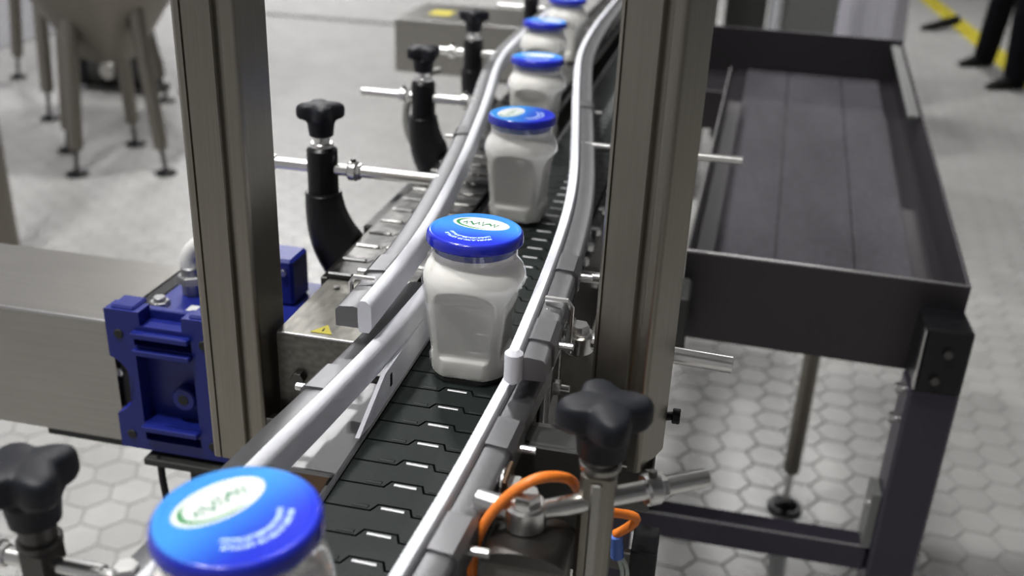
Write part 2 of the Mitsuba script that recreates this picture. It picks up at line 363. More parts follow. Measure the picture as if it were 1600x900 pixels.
lid_rows = [(.0316, .1046), (.0340, .1046), (.0350, .1051), (.0352, .1060), (.0350, .1070), (.0349, .1092), (.0345, .1112), (.0335, .1126), (.0322, .1131), (.0306, .1129), (.0290, .1124), (.0200, .1126), (.0100, .1127)]
lid_mesh = polar(lid_rows, 96, cap0=False)
glass = mikit.ply(glass_mesh, 'm_glass', smooth=28)
yog = mikit.ply(yog_mesh, 'm_yogurt', smooth=28)
lid = mikit.ply(lid_mesh, 'm_lid', smooth=True, uv=lid_mesh.vertices[:, :2])
JARS = [(-.170, .301, 62, 'glass jar of white yogurt nearest the camera, its large blue lid filling the bottom left'),
        (-.158, .646, -6, 'sharp glass jar of white yogurt standing between the two pairs of guide rails'),
        (-.194, .983, 78, 'second glass yogurt jar behind the sharp one, emblem at the left of its lid'),
        (-.236, 1.282, 8, 'third glass yogurt jar behind the sharp one, at the bend of the right rail'),
        (-.280, 1.569, -30, 'fourth yogurt jar behind the sharp one, beside the far end of the left bracket row'),
        (-.289, 1.841, 20, 'farthest yogurt jar, its blue lid cut by the top edge of the photograph')]
for x, y, deg, lab in JARS:
    k = thing('yogurt_jar', lab, 'jar', 'yogurt jars on the conveyor')
    tow = math.degrees(math.atan2(-y, -x)) - 14                       # one wide facet faces just left of the viewer
    A = T().translate([x, y, BZ + .0004])
    scene[k + '__glass'] = {**glass, 'to_world': A @ T().rotate([0, 0, 1], tow)}
    scene[k + '__yogurt'] = {**yog, 'to_world': A @ T().rotate([0, 0, 1], tow)}
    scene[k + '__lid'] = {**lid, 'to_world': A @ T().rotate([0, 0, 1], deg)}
    labels[k + '__lid'] = {'label': 'blue screw lid with a white oval emblem'}
    labels[k + '__yogurt'] = {'label': 'thick white yogurt'}

# ================================================================== guide rails
def smooth_path(pts, z, n=60):
    from scipy.interpolate import PchipInterpolator
    P = np.asarray(pts, float); ys = np.linspace(P[0, 1], P[-1, 1], n)
    xs = PchipInterpolator(P[:, 1], P[:, 0])(ys)
    for _ in range(3): xs[1:-1] = (xs[:-2] + 2 * xs[1:-1] + xs[2:]) / 4
    return np.c_[xs, ys, np.full(n, z)]
def rail(label, pts, z, side, sleeves=(), hooks=(), strip_h=.024, holder=.017, cap=None):
    """side +1: the holder lies to the right of the strip, -1: to the left. pts run along the strip's face towards the jars."""
    k = thing('guide_rail', label, 'guide rail')
    P = smooth_path(pts, z); h = strip_h; s = side
    strip = [(0, -h * .3), (0.002 * s, -h * .5), (.009 * s, -h * .5), (.010 * s, -h * .3), (.010 * s, h * .36), (.008 * s, h * .5), (.004 * s, h * .5), (.001 * s, h * .40), (0, h * .25)]
    a, b = .0092, .0092 + holder
    hold = [(a * s, -.009), (b * s, -.009), (b * s, .0035), ((b - .003) * s, .0062), ((a + .004) * s, .0072), (a * s, .0062)]
    add(k, 'wear_strip', sweep(strip, P), 'm_white', smooth=40, label='white plastic sliding strip')
    add(k, 'holder', sweep(hold, P), 'm_alu', smooth=40, label='grey metal rail holder')
    if cap is not None:
        q = P[cap]; add(k, 'end_cap', cyl((q[0] + .0050 * s, q[1], q[2] - .0122), (q[0] + .0050 * s, q[1], q[2] + .0122), .0060, 24, .003), 'm_white')
    for y in sleeves:
        i = int(np.argmin(abs(P[:, 1] - y))); i = min(max(i, 1), len(P) - 2); d = P[i + 1] - P[i - 1]; d /= np.linalg.norm(d)
        seg = np.array([P[i] - d * .016, P[i] + d * .016])
        sec = [((a + .001) * s, -.0105), ((b + .0016) * s, -.0105), ((b + .0016) * s, .0050), ((b - .002) * s, .0080), ((a + .003) * s, .0090), ((a + .001) * s, .0084)]
        j = add(k, 'joint_sleeve', sweep(sec, seg), 'm_alu', smooth=30)
        add(j, 'bolt', cyl((P[i][0] + (b + .001) * s, P[i][1], z - .002), (P[i][0] + (b + .012) * s, P[i][1], z - .002), .0026, 10), 'm_chrome')
    for y in hooks:
        i = int(np.argmin(abs(P[:, 1] - y))); x0 = P[i][0]
        add(k, 'hook_plate', tube([(x0 + (a + .002) * s, y, z + .0105), (x0 + (b + .001) * s, y, z + .0105), (x0 + (b + .004) * s, y, z + .006), (x0 + (b + .004) * s, y, z - .030)], .0022, 8, spline=False), 'm_chrome')
    return k
rail('near left white guide rail beside the black belt, running under the nearest jar', [(-.238, .18), (-.2220, .429), (-.2135, .51), (-.2030, .64), (-.2010, .70)], 1.0880, -1, sleeves=(.53,))
rail('near right white guide rail sloping up from the bottom edge beside the black belt', [(-.140, .18), (-.1270, .36), (-.1215, .444), (-.1165, .572), (-.1150, .600)], 1.0880, 1, sleeves=(.50, .40))
rail('far left white guide rail whose blunt end overhangs the boxed conveyor end', [(-.2150, .584), (-.2150, .669), (-.2310, .863), (-.2680, 1.135), (-.3270, 1.549), (-.3350, 1.9), (-.3370, 2.9)], 1.1170, -1, sleeves=(.660, 1.07), hooks=(.625,))
rail('far right white guide rail that curves round the jars to its rounded near end', [(-.1110, .545), (-.1140, .663), (-.1220, .824), (-.1570, 1.085), (-.1920, 1.314), (-.2270, 1.595), (-.2390, 1.9), (-.2450, 2.9)], 1.1170, 1, sleeves=(.60, .70, 1.22), hooks=(.63,), cap=0)
k = thing('guide_plate', 'low white plastic guide plate on edge between the near left rail and the belt', 'guide plate')
pl = Polygon([(.522, 1.060), (.545, 1.0565), (.760, 1.0565), (.760, 1.080), (.575, 1.080)])
m = extrude(pl, .003); m.vertices = np.stack([m.vertices[:, 2] - .2052, m.vertices[:, 0], m.vertices[:, 1]], 1)
add(k, 'plate', m, 'm_white')
for y in (.585, .70):
    add(k, 'slot', cbox((-.2025, y, 1.064), (-.2018, y + .004, 1.074), .0003), 'm_black_matte')
    add(k, 'stay', cyl((-.2050, y + .002, 1.067), (-.236, y + .002, 1.067), .003, 10), 'm_steel_dark')

k = thing('guide_plate', 'narrow bright metal strip on edge right of the far right rail', 'guide plate')
add(k, 'plate', hull([(-.1290, .790, 1.0560), (-.1260, .790, 1.0560), (-.1250, .945, 1.0560), (-.1220, .945, 1.0560), (-.1290, .790, 1.0880), (-.1260, .790, 1.0880), (-.1250, .945, 1.0760), (-.1220, .945, 1.0760)]), 'm_plate')
# ================================================================== clamps, knobs and rods
def knob_mesh(r=.0235, h=.020, lobes=4, phase=0.0):
    n = 96; t = np.arange(n) * 2 * math.pi / n
    s = .5 + .5 * np.cos(lobes * (t - phase)); base = r * (.64 + .36 * s ** .85)
    rows = [(np.full(n, r * .44), -.0165), (np.full(n, r * .50), -.0155), (np.full(n, r * .56), -.0040), (np.full(n, r * .62), -.0010)]
    rows += [(base * .62 + r * .16, .0008), (base * .90 + r * .03, .0020), (base, .0050), (base, h * .60), (base * .985, h * .72), (base * .94, h * .83), (base * .84, h * .91), (base * .62, h * .97), (base * .30, h)]
    return polar(rows, n)
def rod(label, p0, p1, r=.006, collars=(), group=None):
    k = thing('guide_rod', label, 'rod', group); p0, p1 = np.asarray(p0, float), np.asarray(p1, float); d = (p1 - p0) / np.linalg.norm(p1 - p0)
    add(k, 'shaft', cyl(p0, p1, r, 24), 'm_chrome')
    for t in collars:
        c = p0 + (p1 - p0) * t
        j = add(k, 'collar', cat([cyl(c - d * .0045, c + d * .0045, r * 1.65, 24), hexa(c + d * .004, c + d * .0085, r * 1.4)]), 'm_chrome')
        u = np.cross(d, [0, 0, 1]); u /= np.linalg.norm(u)
        add(j, 'set_screw', cyl(c + np.array([0, 0, r * 1.5]), c + np.array([0, 0, r * 2.1]), r * .45, 10), 'm_steel_dark')
    return k
def arm_mesh(x, y, z):
    m = tube([(x, y, z - .024), (x + .002, y, z - .046), (x + .012, y, z - .076), (x + .031, y, z - .100), (x + .055, y, z - .116)], [.0178, .0205, .0255, .0295, .0310], 36)
    m.merge_vertices()
    c = m3.Manifold(m3.Mesh(np.asarray(m.vertices, np.float32), np.asarray(m.faces, np.uint32))).trim_by_plane([-1, 0, 0], .3412).to_mesh()
    return trimesh.Trimesh(c.vert_properties[:, :3], c.tri_verts)
def bracket(label, x, y, z, foot_dx=.052, phase=.4, gap=(.022, .040)):
    """black arm rising from the conveyor's side, a clamping head about the rod at height z, a stud and a star knob on top"""
    k = thing('guide_bracket', label, 'bracket', None)
    add(k, 'arm', arm_mesh(x, y, z), 'm_black', label='curved black plastic arm')
    add(k, 'head', cat([cyl((x, y, z - .030), (x, y, z + .022), .0152, 32, .003), cyl((x, y, z - .033), (x, y, z - .024), .0185, 32, .002)]), 'm_black')
    add(k, 'stud', cat([cyl((x, y, z + .021), (x, y, z + .041), .0080, 20), cyl((x, y, z + .021), (x, y, z + .026), .0115, 24)]), 'm_chrome', label='threaded metal stud')
    add(k, 'knob', put(knob_mesh(h=.017, phase=phase), (x, y, z + .049)), 'm_knob', label='black star knob')
    return k
LB = 'black curved brackets left of the slat conveyor'
for i, (x, y, lab, ph) in enumerate([(-.3755, .890, 'nearest black curved bracket with star knob left of the slatted conveyor', .5), (-.3690, 1.210, 'second black curved bracket, its rod sticking out to the left over the pale floor', .9),
                               (-.3825, 1.520, 'third black curved bracket in front of the far grey motor box', .2), (-.3900, 2.02, 'farthest black bracket, cut by the top edge above the jars', .6)]):
    kb = bracket(lab, x, y, 1.118, phase=ph, foot_dx=.0335 + (-.3755 - x)); labels[kb]['group'] = LB
rod('bright rod through the nearest black bracket, reaching the far left rail', (-.515, .890, 1.118), (-.2545, .890, 1.118), collars=(.31, .66))
rod('bright rod through the second black bracket with its free end over the floor', (-.4520, 1.210, 1.118), (-.2940, 1.210, 1.118), collars=(.36, .88))
rod('short bright rod through the third black bracket', (-.4400, 1.520, 1.118), (-.3320, 1.520, 1.118), collars=(.22,))
rod('bright rod through the farthest black bracket', (-.4600, 2.02, 1.118), (-.3480, 2.02, 1.118))
rod('slim bright rod end standing out over the dark tray, level with the second jar', (-.1420, 1.055, 1.120), (.0340, 1.055, 1.120), r=.0042)
rod('thick bright rod standing out right of the right post below the tray', (-.0720, .645, 1.0910), (.0335, .645, 1.0870), r=.0062)
for c, lab in (((-.078, .645, 1.091), 'shiny hex-bolted rod clamp left of the right post'), ((-.0730, .428, 1.0955), 'shiny hex-bolted rod clamp beside the orange cable')):
    k = thing('rod_clamp', lab, 'clamp'); c = np.array(c)
    add(k, 'body', cat([cyl(c + [0, 0, -.009], c + [0, 0, .006], .0115, 28), cyl(c + [-.028, .004, -.001], c + [-.006, 0, -.001], .0068, 20)]), 'm_chrome')
    add(k, 'bolt_head', hexa(c + [0, 0, .006], c + [0, 0, .0125], .0078, .4), 'm_chrome')
    add(k, 'washer', cyl(c + [0, 0, .0055], c + [0, 0, .0070], .0098, 24), 'm_chrome')
# the second rod of the upper right guide, left of the post
k = rod('short bright rod left of the right post above the hex-bolted clamp', (-.098, .775, 1.085), (-.062, .775, 1.085), r=.0050)
# foreground right clamp stand
k = thing('clamp_post', 'steel clamp post with a black star knob in the right foreground', 'clamp')
cx, cy = -.0375, .449
add(k, 'post', cbox((cx - .0095, cy - .0095, .955), (cx + .0095, cy + .0095, 1.1170), .0025), 'm_steel_z')
add(k, 'post_rib', cbox((cx - .0030, cy - .0115, .990), (cx + .0030, cy - .0090, 1.1120), .001), 'm_steel')
add(k, 'arm', cbox((-.1040, cy - .012, .955), (cx + .0095, cy + .012, .970), .001), 'm_steel_dark')
add(k, 'stud', cat([cyl((cx, cy, 1.115), (cx, cy, 1.132), .0090, 24, r1=.0085), cyl((cx, cy, 1.1165), (cx, cy, 1.121), .0115, 24)]), 'm_steel')
add(k, 'knob', put(knob_mesh(r=.0262, h=.019, phase=.35), (cx, cy, 1.1410)), 'm_knob', label='black four-armed star knob')
rod('bright rod through the foreground right clamp post, pointing away to the right', (-.0670, .4290, 1.0960), (.0200, .4830, 1.0975), r=.0056, collars=(.66,))
# foreground left clamp stand
k = thing('clamp_post', 'dark clamp post with a big black star knob at the bottom left', 'clamp')
cx, cy = -.2960, .335
add(k, 'post', cbox((cx - .0085, cy - .0085, .955), (cx + .0085, cy + .0085, 1.1000), .0025), 'm_steel_dark')
add(k, 'arm', cbox((cx - .0085, cy - .012, .955), (-.2132, cy + .012, .970), .001), 'm_steel_dark')
add(k, 'stud', cat([cyl((cx, cy, 1.0990), (cx, cy, 1.1160), .0090, 24), cyl((cx, cy, 1.0990), (cx, cy, 1.1040), .0108, 24)]), 'm_steel_dark')
add(k, 'knob', put(knob_mesh(r=.0240, h=.019, phase=1.0), (cx, cy, 1.1295)), 'm_knob', label='black star knob')
rod('short bright rod through the bottom left clamp post beside the nearest lid', (-.3500, .335, 1.0880), (-.2630, .335, 1.0880), r=.0045, collars=(.30,))
k = thing('rod_clamp', 'blurred bright eye bolt between the bottom left rod and the nearest lid', 'clamp')
c = np.array((-.2490, .333, 1.0890))
add(k, 'body', cat([cyl(c + [0, 0, -.007], c + [0, 0, .004], .0075, 24), cyl(c + [-.014, 0, -.001], c + [.004, 0, -.001], .0040, 16)]), 'm_chrome')
add(k, 'bolt_head', hexa(c + [0, 0, .004], c + [0, 0, .009], .0062), 'm_chrome')

# ================================================================== support posts
def post_profile(a=.050, r=.004):
    p = sbox(-a / 2, -a / 2, a / 2, a / 2).buffer(-r).buffer(r, quad_segs=4)
    cuts = []
    for ang in (0, 90, 180, 270):
        h = -a / 2
        c = [Polygon([(.0095 - .0042, h - .001), (.0095 - .0026, h + .0016), (.0095 - .0026, h + .0050), (.0095 + .0026, h + .0050), (.0095 + .0026, h + .0016), (.0095 + .0042, h - .001)])]
        if ang != 90: c.append(Polygon([(-.0180, h - .001), (-.0172, h + .0016), (-.0162, h + .0016), (-.0154, h - .001)]))
        c = unary_union(c if ang != 90 else c[1:] or [Point(0, -1).buffer(.001)])
        cuts.append(affinity.rotate(c, ang, origin=(0, 0)))
    return p.difference(unary_union(cuts))
def post(label, x, y, z0, z1, rz, foot, a=.050):
    k = thing('support_post', label, 'post')
    add(k, 'profile', put(extrude(post_profile(a), z1 - z0), (x, y, z0), rz), 'm_steel_z', smooth=30)
    for b in foot: add(k, 'foot_bracket', b, 'm_steel_dark')
    return k
post('left grooved steel post in front of the blue gearbox', -.3560, .6680, .936, 2.6, 0.0, [cbox((-.3325, .646, .945), (-.2135, .656, .980), .001)])
post('right grooved steel post between the jars and the dark tray', -.0340, .5950, 1.035, 2.6, math.radians(-21), [cbox((-.1043, .575, 1.000), (-.012, .615, 1.035), .001)], a=.0425)
k = thing('portal_beam', 'steel cross beam joining the tops of the two grooved posts', 'beam')
add(k, 'profile', cbox((-.40, .60, 2.601), (.01, .66, 2.66), .004), 'm_steel')
k = thing('set_knob', 'small black knob on the right flank of the right post', 'knob')
add(k, 'grip', cat([cyl((-.0040, .612, 1.058), (.0015, .612, 1.058), .0055, 20), cyl((-.014, .608, 1.058), (-.003, .612, 1.058), .003, 12)]), 'm_black')

# ================================================================== motor cover and gearbox
def motor_cover(label, x0, x1, y0, y1, z0, z1):
    k = thing('motor_cover', label, 'machine cover')
    prof = sbox(y0, z0, y1, z1).buffer(-.0032).buffer(.0032, quad_segs=6)
    m = extrude(prof, x1 - x0); m.vertices = np.stack([m.vertices[:, 2] + x0, m.vertices[:, 0], m.vertices[:, 1]], 1)
    add(k, 'shell', m, 'm_steel', smooth=40)
    add(k + '__shell', 'edge', cyl((x0 + .001, y0 + .0014, z1 - .0012), (x1 - .001, y0 + .0014, z1 - .0012), .0019, 12), 'm_tray_edge')  # thin bright cylinder imitates the highlight on the front fold
    add(k, 'bottom_edge', cbox((x0 + (x1 - x0) * .62, y0 + .004, z0 - .009), (x1 - .002, y1 - .004, z0 + .001), .001), 'm_machine_dark')
    return k
motor_cover('brushed steel motor cover box at the left edge beside the blue gearbox', -.800, -.551, .767, .912, .842, .980)
kf = motor_cover('far grey steel motor box behind the black brackets', -.860, -.520, 2.56, 2.86, .845, .985)
add(kf, 'drive_block', cbox((-.520, 2.60, .88), (-.3402, 2.78, .97), .003), 'm_machine_dark')
add(kf, 'warning_sticker', cbox((-.80, 2.66, .9855), (-.74, 2.74, .9862), .0002), 'm_yellow', label='yellow sticker')
gb = thing('gear_motor', 'blue gearbox between the brushed motor cover and the left post', 'gearbox')
add(gb, 'housing', cbox((-.530, .765, .866), (-.375, .905, .985), .004), 'm_blue')
fr = sbox(-.550, .848, -.435, 1.000).difference(sbox(-.522, .880, -.463, .957)).difference(Point(-.562, .918).buffer(.034)).difference(sbox(-.514, .986, -.471, 1.01))
fr = fr.difference(sbox(-.522, .965, -.463, .975)).difference(sbox(-.522, .860, -.463, .870)).buffer(-.001).buffer(.001)
add(gb, 'flange', flip_yz(extrude(fr, .020), (.012, .742, .008)), 'm_blue', label='blue cast flange with ribs')
add(gb, 'back_plate', cbox((-.534, .760, .860), (-.426, .768, 1.004), .001), 'm_blue')
for z in (.9680, .9860, .8840): add(gb + '__flange', 'rib', cbox((-.510, .735, z - .003), (-.451, .762, z + .003), .001), 'm_blue')
add(gb, 'boss', cyl((-.469, .760, .916), (-.469, .748, .916), .0125, 28), 'm_blue')
add(gb, 'boss_hole', cyl((-.469, .750, .916), (-.469, .7472, .916), .0055, 16), 'm_black_matte')
for x, z in ((-.525, .983), (-.525, .872), (-.438, .872), (-.438, .983)): add(gb + '__flange', 'bolt', cyl((x, .7435, z), (x, .7405, z), .0048, 16), 'm_black_matte')
add(gb, 'side_bolt', hexa((-.5500, .775, .922), (-.5505, .770, .922), .005), 'm_chrome')
add(gb, 'top_lug', cbox((-.533, .745, 1.005), (-.508, .770, 1.011), .002), 'm_blue')
add(gb, 'top_lug', cbox((-.453, .745, 1.005), (-.428, .770, 1.011), .002), 'm_blue')
add(gb, 'adapter', cbox((-.5505, .772, .880), (-.535, .910, .979), .001), 'm_black')
add(gb, 'name_plate', cbox((-.488, .785, .985), (-.452, .812, .9865), .0004), 'm_label', label='pale name plate on top')
add(gb, 'cable_gland', [cyl((-.502, .840, .985), (-.502, .840, 1.016), .010, 20), hexa((-.502, .840, .998), (-.502, .840, 1.007), .014)], 'm_plate', label='grey metal cable gland')
add(gb, 'cable_gland', [cyl((-.512, .795, .985), (-.512, .795, 1.000), .006, 16), hexa((-.512, .795, .990), (-.512, .795, .996), .010)], 'm_plate')
add(gb + '__cable_gland', 'elbow', tube([(-.502, .840, 1.012), (-.501, .842, 1.030), (-.490, .846, 1.040), (-.466, .850, 1.040)], .0085, 14), 'm_label')
add(gb, 'terminal_box', cbox((-.435, .840, .985), (-.391, .880, 1.035), .003), 'm_blue')
add(gb + '__terminal_box', 'screw', hexa((-.400, .8395, 1.022), (-.400, .836, 1.022), .004), 'm_chrome')
add(gb, 'mount_plate', cbox((-.512, .735, .842), (-.2135, .900, .850), .001), 'm_machine_dark', label='dark mounting plate')
add(gb, 'gusset', cbox((-.400, .735, .795), (-.394, .900, .842), .001), 'm_machine_dark')
add(gb, 'mount_foot', cbox((-.470, .745, .802), (-.400, .800, .842), .003), 'm_machine_dark')
add(gb, 'mount_hanger', cbox((-.232, .735, .850), (-.2135, .900, .945), .001), 'm_machine_dark')
k = thing('motor_cable', 'thin black cable hanging below the blue gearbox', 'cable')
add(k, 'sheath', tube([(-.497, .742, .850), (-.494, .740, .80), (-.478, .738, .74), (-.46, .74, .60)], .0036, 12), 'm_black')

# ================================================================== right foreground details
k = thing('orange_cable', 'orange sensor cable looping over the right foreground rod clamp', 'cable')
add(k, 'sheath', tube([(-.098, .42, .98), (-.0985, .420, 1.040), (-.0960, .420, 1.082), (-.0840, .424, 1.104), (-.0690, .430, 1.1155), (-.0560, .445, 1.109), (-.0500, .468, 1.085), (-.037, .485, 1.062), (-.0230, .496, 1.054), (-.0170, .5005, 1.0485), (-.0205, .5005, 1.0425), (-.0285, .5005, 1.0350)], .0029, 14), 'm_orange')
k = thing('cable_plug', 'blue cable plug with thin pale wires below the orange cable', 'plug')
add(k, 'sleeve', cyl((-.0285, .500, 1.0345), (-.0260, .500, 1.0180), .0042, 14), 'm_blue_pale')
add(k, 'wire', tube([(-.0265, .500, 1.019), (-.0225, .499, 1.010), (-.0215, .498, 1.000), (-.024, .497, .985), (-.026, .50, .95)], .0013, 8), 'm_wire')
add(k, 'wire', tube([(-.0255, .501, 1.019), (-.0195, .500, 1.011), (-.0185, .500, 1.002), (-.019, .50, .985), (-.024, .50, .95)], .0013, 8), 'm_wire')
k = thing('sensor_box', 'small black box beside the pale wires at the bottom', 'sensor')
add(k, 'case', cbox((-.0185, .5005, .985), (-.0020, .530, 1.0235), .001), 'm_black')
add(k, 'mount', cbox((-.1040, .528, .985), (-.010, .534, 1.000), .001), 'm_steel_dark')
k = thing('sensor_housing', 'grey steel housing at the bottom edge between orange cable and clamp post', 'machine cover')
hs = sbox(-.0900, .955, -.0480, 1.0780).union(affinity.scale(Point(-.069, 1.078).buffer(.021), 1, .35)).buffer(-.002).buffer(.002)
add(k, 'shell', flip_yz(extrude(hs, .034), (0, .404, 0)), 'm_sheet')
add(k, 'lid', flip_yz(extrude(affinity.scale(Point(-.069, 1.0788).buffer(.0225), 1, .36).intersection(sbox(-.1, 1.0786, 0, 1.2)), .036), (0, .403, 0)), 'm_steel_dark')
k = thing('side_panel', 'dark flat panel behind the rod between conveyor and clamp post', 'panel')
add(k, 'sheet', cbox((-.1000, .520, .985), (-.0520, .524, 1.0760), .001), 'm_machine_dark')
add(k, 'fold', cbox((-.1000, .5245, 1.0710), (-.0520, .545, 1.0760), .001), 'm_machine_dark')
k = thing('bracket_plate', 'upright steel bracket plate right of the sharp jar', 'bracket')
add(k, 'plate', cbox((-.1035, .640, .960), (-.0990, .662, 1.1130), .001), 'm_plate')
add(k, 'arm', cbox((-.1035, .662, 1.0200), (-.0990, .720, 1.0460), .001), 'm_steel')
add(k, 'back_sheet', cbox((-.0980, .700, .965), (-.0660, .704, 1.0560), .001), 'm_sheet')
add(k, 'pillar', cyl((-.0620, .690, .965), (-.0620, .690, 1.0850), .0050, 18), 'm_chrome')
add(k, 'foot', cbox((-.1040, .640, .955), (-.0560, .706, .966), .001), 'm_steel_dark')
for y, z in ((.672, 1.0330), (.676, 1.0900), (.655, 1.0800)):
    add(k, 'pin', cyl((-.0990, y, z), (-.0850, y, z), .0030, 12), 'm_chrome'); add(k, 'nut', hexa((-.0985, y, z), (-.0925, y, z), .0062), 'm_chrome')
k = thing('bracket_plate', 'upright brown-tinted bracket plate with a bright nut left of the orange cable', 'bracket')
add(k, 'plate', cbox((-.0920, .452, .960), (-.0885, .474, 1.0950), .001), 'm_rail_brown')
add(k, 'foot', cbox((-.1043, .452, .955), (-.0885, .474, .962), .001), 'm_steel_dark')
add(k, 'nut', [hexa((-.0885, .463, 1.0820), (-.0825, .463, 1.0820), .0085), cyl((-.0885, .463, 1.0820), (-.0785, .463, 1.0820), .0032, 12)], 'm_chrome')
add(k, 'washer', cyl((-.0936, .463, 1.0860), (-.0921, .463, 1.0860), .0090, 20), 'm_chrome')

# ================================================================== the tilted tray on its stand
tr = thing('collecting_tray', 'sloping stainless tray table, its dark reflections painted in, with grey belting strips right of the post', 'table')
td, tx = np.array([.0392, .9936, .1061]), np.array([.9992, -.0394, 0]); tn = np.cross(tx, td); TO = np.array([-.016, 1.21, .95])
def tray(m):
    m = m.copy(); v = m.vertices; m.vertices = TO + v[:, :1] * tx + v[:, 1:2] * td + v[:, 2:] * tn; return m
TW, TL, TH_, MW = .345, 1.09, -.130, -.085
add(tr, 'front_wall', tray(cbox((0, 0, TH_), (TW, .004, 0), .0008)), 'm_tray_dark_refl')
add(tr, 'front_rim', tray(cyl((0, .002, .0005), (TW, .002, .0005), .0015, 10)), 'm_tray_edge', label='bright bare front edge')
add(tr, 'side_wall', tray(cbox((0, .004, TH_), (.004, .80, 0), .0008)), 'm_tray_dark_refl')
add(tr, 'side_rim', tray(cyl((.002, 0, .0005), (.002, .80, .0005), .0013, 10)), 'm_tray_edge')
add(tr, 'side_wall', tray(cbox((TW - .004, .004, TH_), (TW, TL, 0), .0008)), 'm_tray_dark_refl')
add(tr, 'side_lip', tray(cbox((TW - .024, .63, -.014), (TW - .0045, TL - .01, -.004), .002)), 'm_machine_grey')
add(tr, 'back_wall', tray(cbox((-.12, TL - .004, TH_), (TW, TL, .004), .0008)), 'm_tray_dark_refl')
add(tr, 'inlet_floor', tray(cbox((-.12, .80, MW - .02), (.004, TL - .004, MW - .012), .0008)), 'm_tray_dark_refl')
add(tr, 'inlet_wall', tray(cbox((-.12, .80, TH_), (.0, .804, -.05), .0008)), 'm_tray_dark_refl')
add(tr, 'bottom', tray(cbox((.004, .004, TH_), (TW - .004, TL - .004, MW - .006), .0008)), 'm_tray_dark_refl')
us = (.030, .1190, .2305, .3095)
for a, b in zip(us[:-1], us[1:]):
    add(tr, 'belting_strip', tray(cbox((a + .0008, .006, MW - .006), (b - .0008, TL - .010, MW), .001)), 'm_mat')
def leg(x0, x1, y0, y1, z0, z1, name='leg'): return add(tr, name, cbox((x0, y0, z0), (x1, y1, z1), .004), 'm_tray_leg')
leg(.274, .334, 1.150, 1.205, .0, .828); leg(-.105, -.045, 1.150, 1.205, .0, .828)
lb = add(tr, 'leg_bracket', cbox((.277, 1.140, .828), (.331, 1.206, .915), .003), 'm_black', label='black folded leg bracket')
add(lb, 'edge', cbox((.2745, 1.139, .832), (.2768, 1.150, .912), .0005), 'm_tray_edge')
add(lb, 'bolt', hexa((.305, 1.140, .885), (.305, 1.134, .885), .006), 'm_steel_dark')
add(lb, 'bolt', hexa((.297, 1.140, .848), (.297, 1.134, .848), .006), 'm_steel_dark')
add(tr, 'leg_bracket', cbox((-.109, 1.140, .828), (-.003, 1.206, .915), .003), 'm_machine_dark')
leg(-.045, .274, 1.165, 1.200, .530, .572, 'cross_beam')
add(tr, 'beam_edge', cyl((-.045, 1.166, .571), (.274, 1.166, .571), .0014, 8), 'm_tray_edge')
for x, z in ((.274, .815), (.274, .772), (.274, .640), (.334, .565)):
    s = -1 if x < .3 else 1
    add(tr, 'leg_bolt', cat([cyl((x, 1.170, z), (x + s * .016, 1.170, z), .0035, 12), hexa((x + s * .006, 1.170, z), (x + s * .012, 1.170, z), .0075)]), 'm_chrome')
add(tr, 'gusset', cbox((.262, 1.160, .575), (.274, 1.200, .660), .001), 'm_machine_grey')
for x in (.274, -.06):
    kk = add(tr, 'rear_leg', cyl((x, 2.05, .105), (x, 2.05, .925), .0185, 20), 'm_steel_blur')
    add(kk, 'foot', cat([cyl((x, 2.05, 0), (x, 2.05, .012), .040, 28, .003), cyl((x, 2.05, .012), (x, 2.05, .024), .030, 24, r1=.012)]), 'm_black')
    add(kk, 'foot_stem', cyl((x, 2.05, .02), (x, 2.05, .106), .008, 14), 'm_chrome')

# ================================================================== background machines, left
def splayed_stand(name, label, category, centre, feet, top_z, body, leg_r=(.034, .030), group=None):
    k = thing(name, label, category, group); c = np.asarray(centre, float)
    for (x, y) in feet:
        f = np.array([x, y, 0.0]); t = np.array([c[0] + (x - c[0]) * .62, c[1] + (y - c[1]) * .62, top_z])
        lo = f + (t - f) * .12
        j = add(k, 'leg', cyl(lo, t, leg_r[1], 20, r1=leg_r[0] * 1.05), 'm_steel_blur')
        add(j, 'foot', cat([cyl(f, f + [0, 0, .015], .048, 24, .004), cyl(f + [0, 0, .015], f + [0, 0, .030], .034, 20, r1=.014)]), 'm_black')
        add(j, 'foot_stem', cyl(f + [0, 0, .02], lo + (t - f) * .02, .011, 12), 'm_steel_dark')
    for nm, mesh in body: add(k, nm, mesh, 'm_steel_blur')
    return k
c1 = (-2.70, 4.02)
splayed_stand('cone_tank', 'blurred grey cone-bottomed tank on legs at the top left', 'tank', c1, [(-2.73, 3.72), (-2.38, 3.86), (-2.75, 4.22), (-2.98, 4.02)], .95,
              [('cone', put(polar([(.09, .46), (.13, .48), (.34, .80), (.40, .92), (.40, 1.7), (.36, 1.76)], 40), (*c1, 0)))])
c2 = (-3.62, 5.05)
splayed_stand('cone_tank', 'second blurred tank on thin dark legs behind the first, by the white wall', 'tank', c2, [(-3.41, 4.49), (-4.16, 5.25), (-3.06, 5.05), (-3.6, 5.6)], 1.15,
              [('cone', put(polar([(.08, .80), (.12, .84), (.40, 1.15), (.45, 1.25), (.45, 2.0), (.40, 2.06)], 40), (*c2, 0)))], leg_r=(.034, .032))
k = thing('steel_column', 'thick blurred grey steel column at the left edge of the photograph', 'column')
add(k, 'tube', cyl((-2.36, 2.76, .06), (-2.36, 2.76, 1.6), .055, 24), 'm_steel_blur')
add(k, 'foot', cyl((-2.36, 2.76, 0), (-2.36, 2.76, .06), .065, 24), 'm_black')
k = thing('floor_pump', 'dark blurred pump on the floor behind the legs of the first tank', 'pump')
add(k, 'body', [cyl((-3.60, 5.20, .13), (-3.22, 5.25, .13), .105, 28), cbox((-3.62, 5.12, 0), (-3.20, 5.34, .035), .004)], 'm_machine_dark')
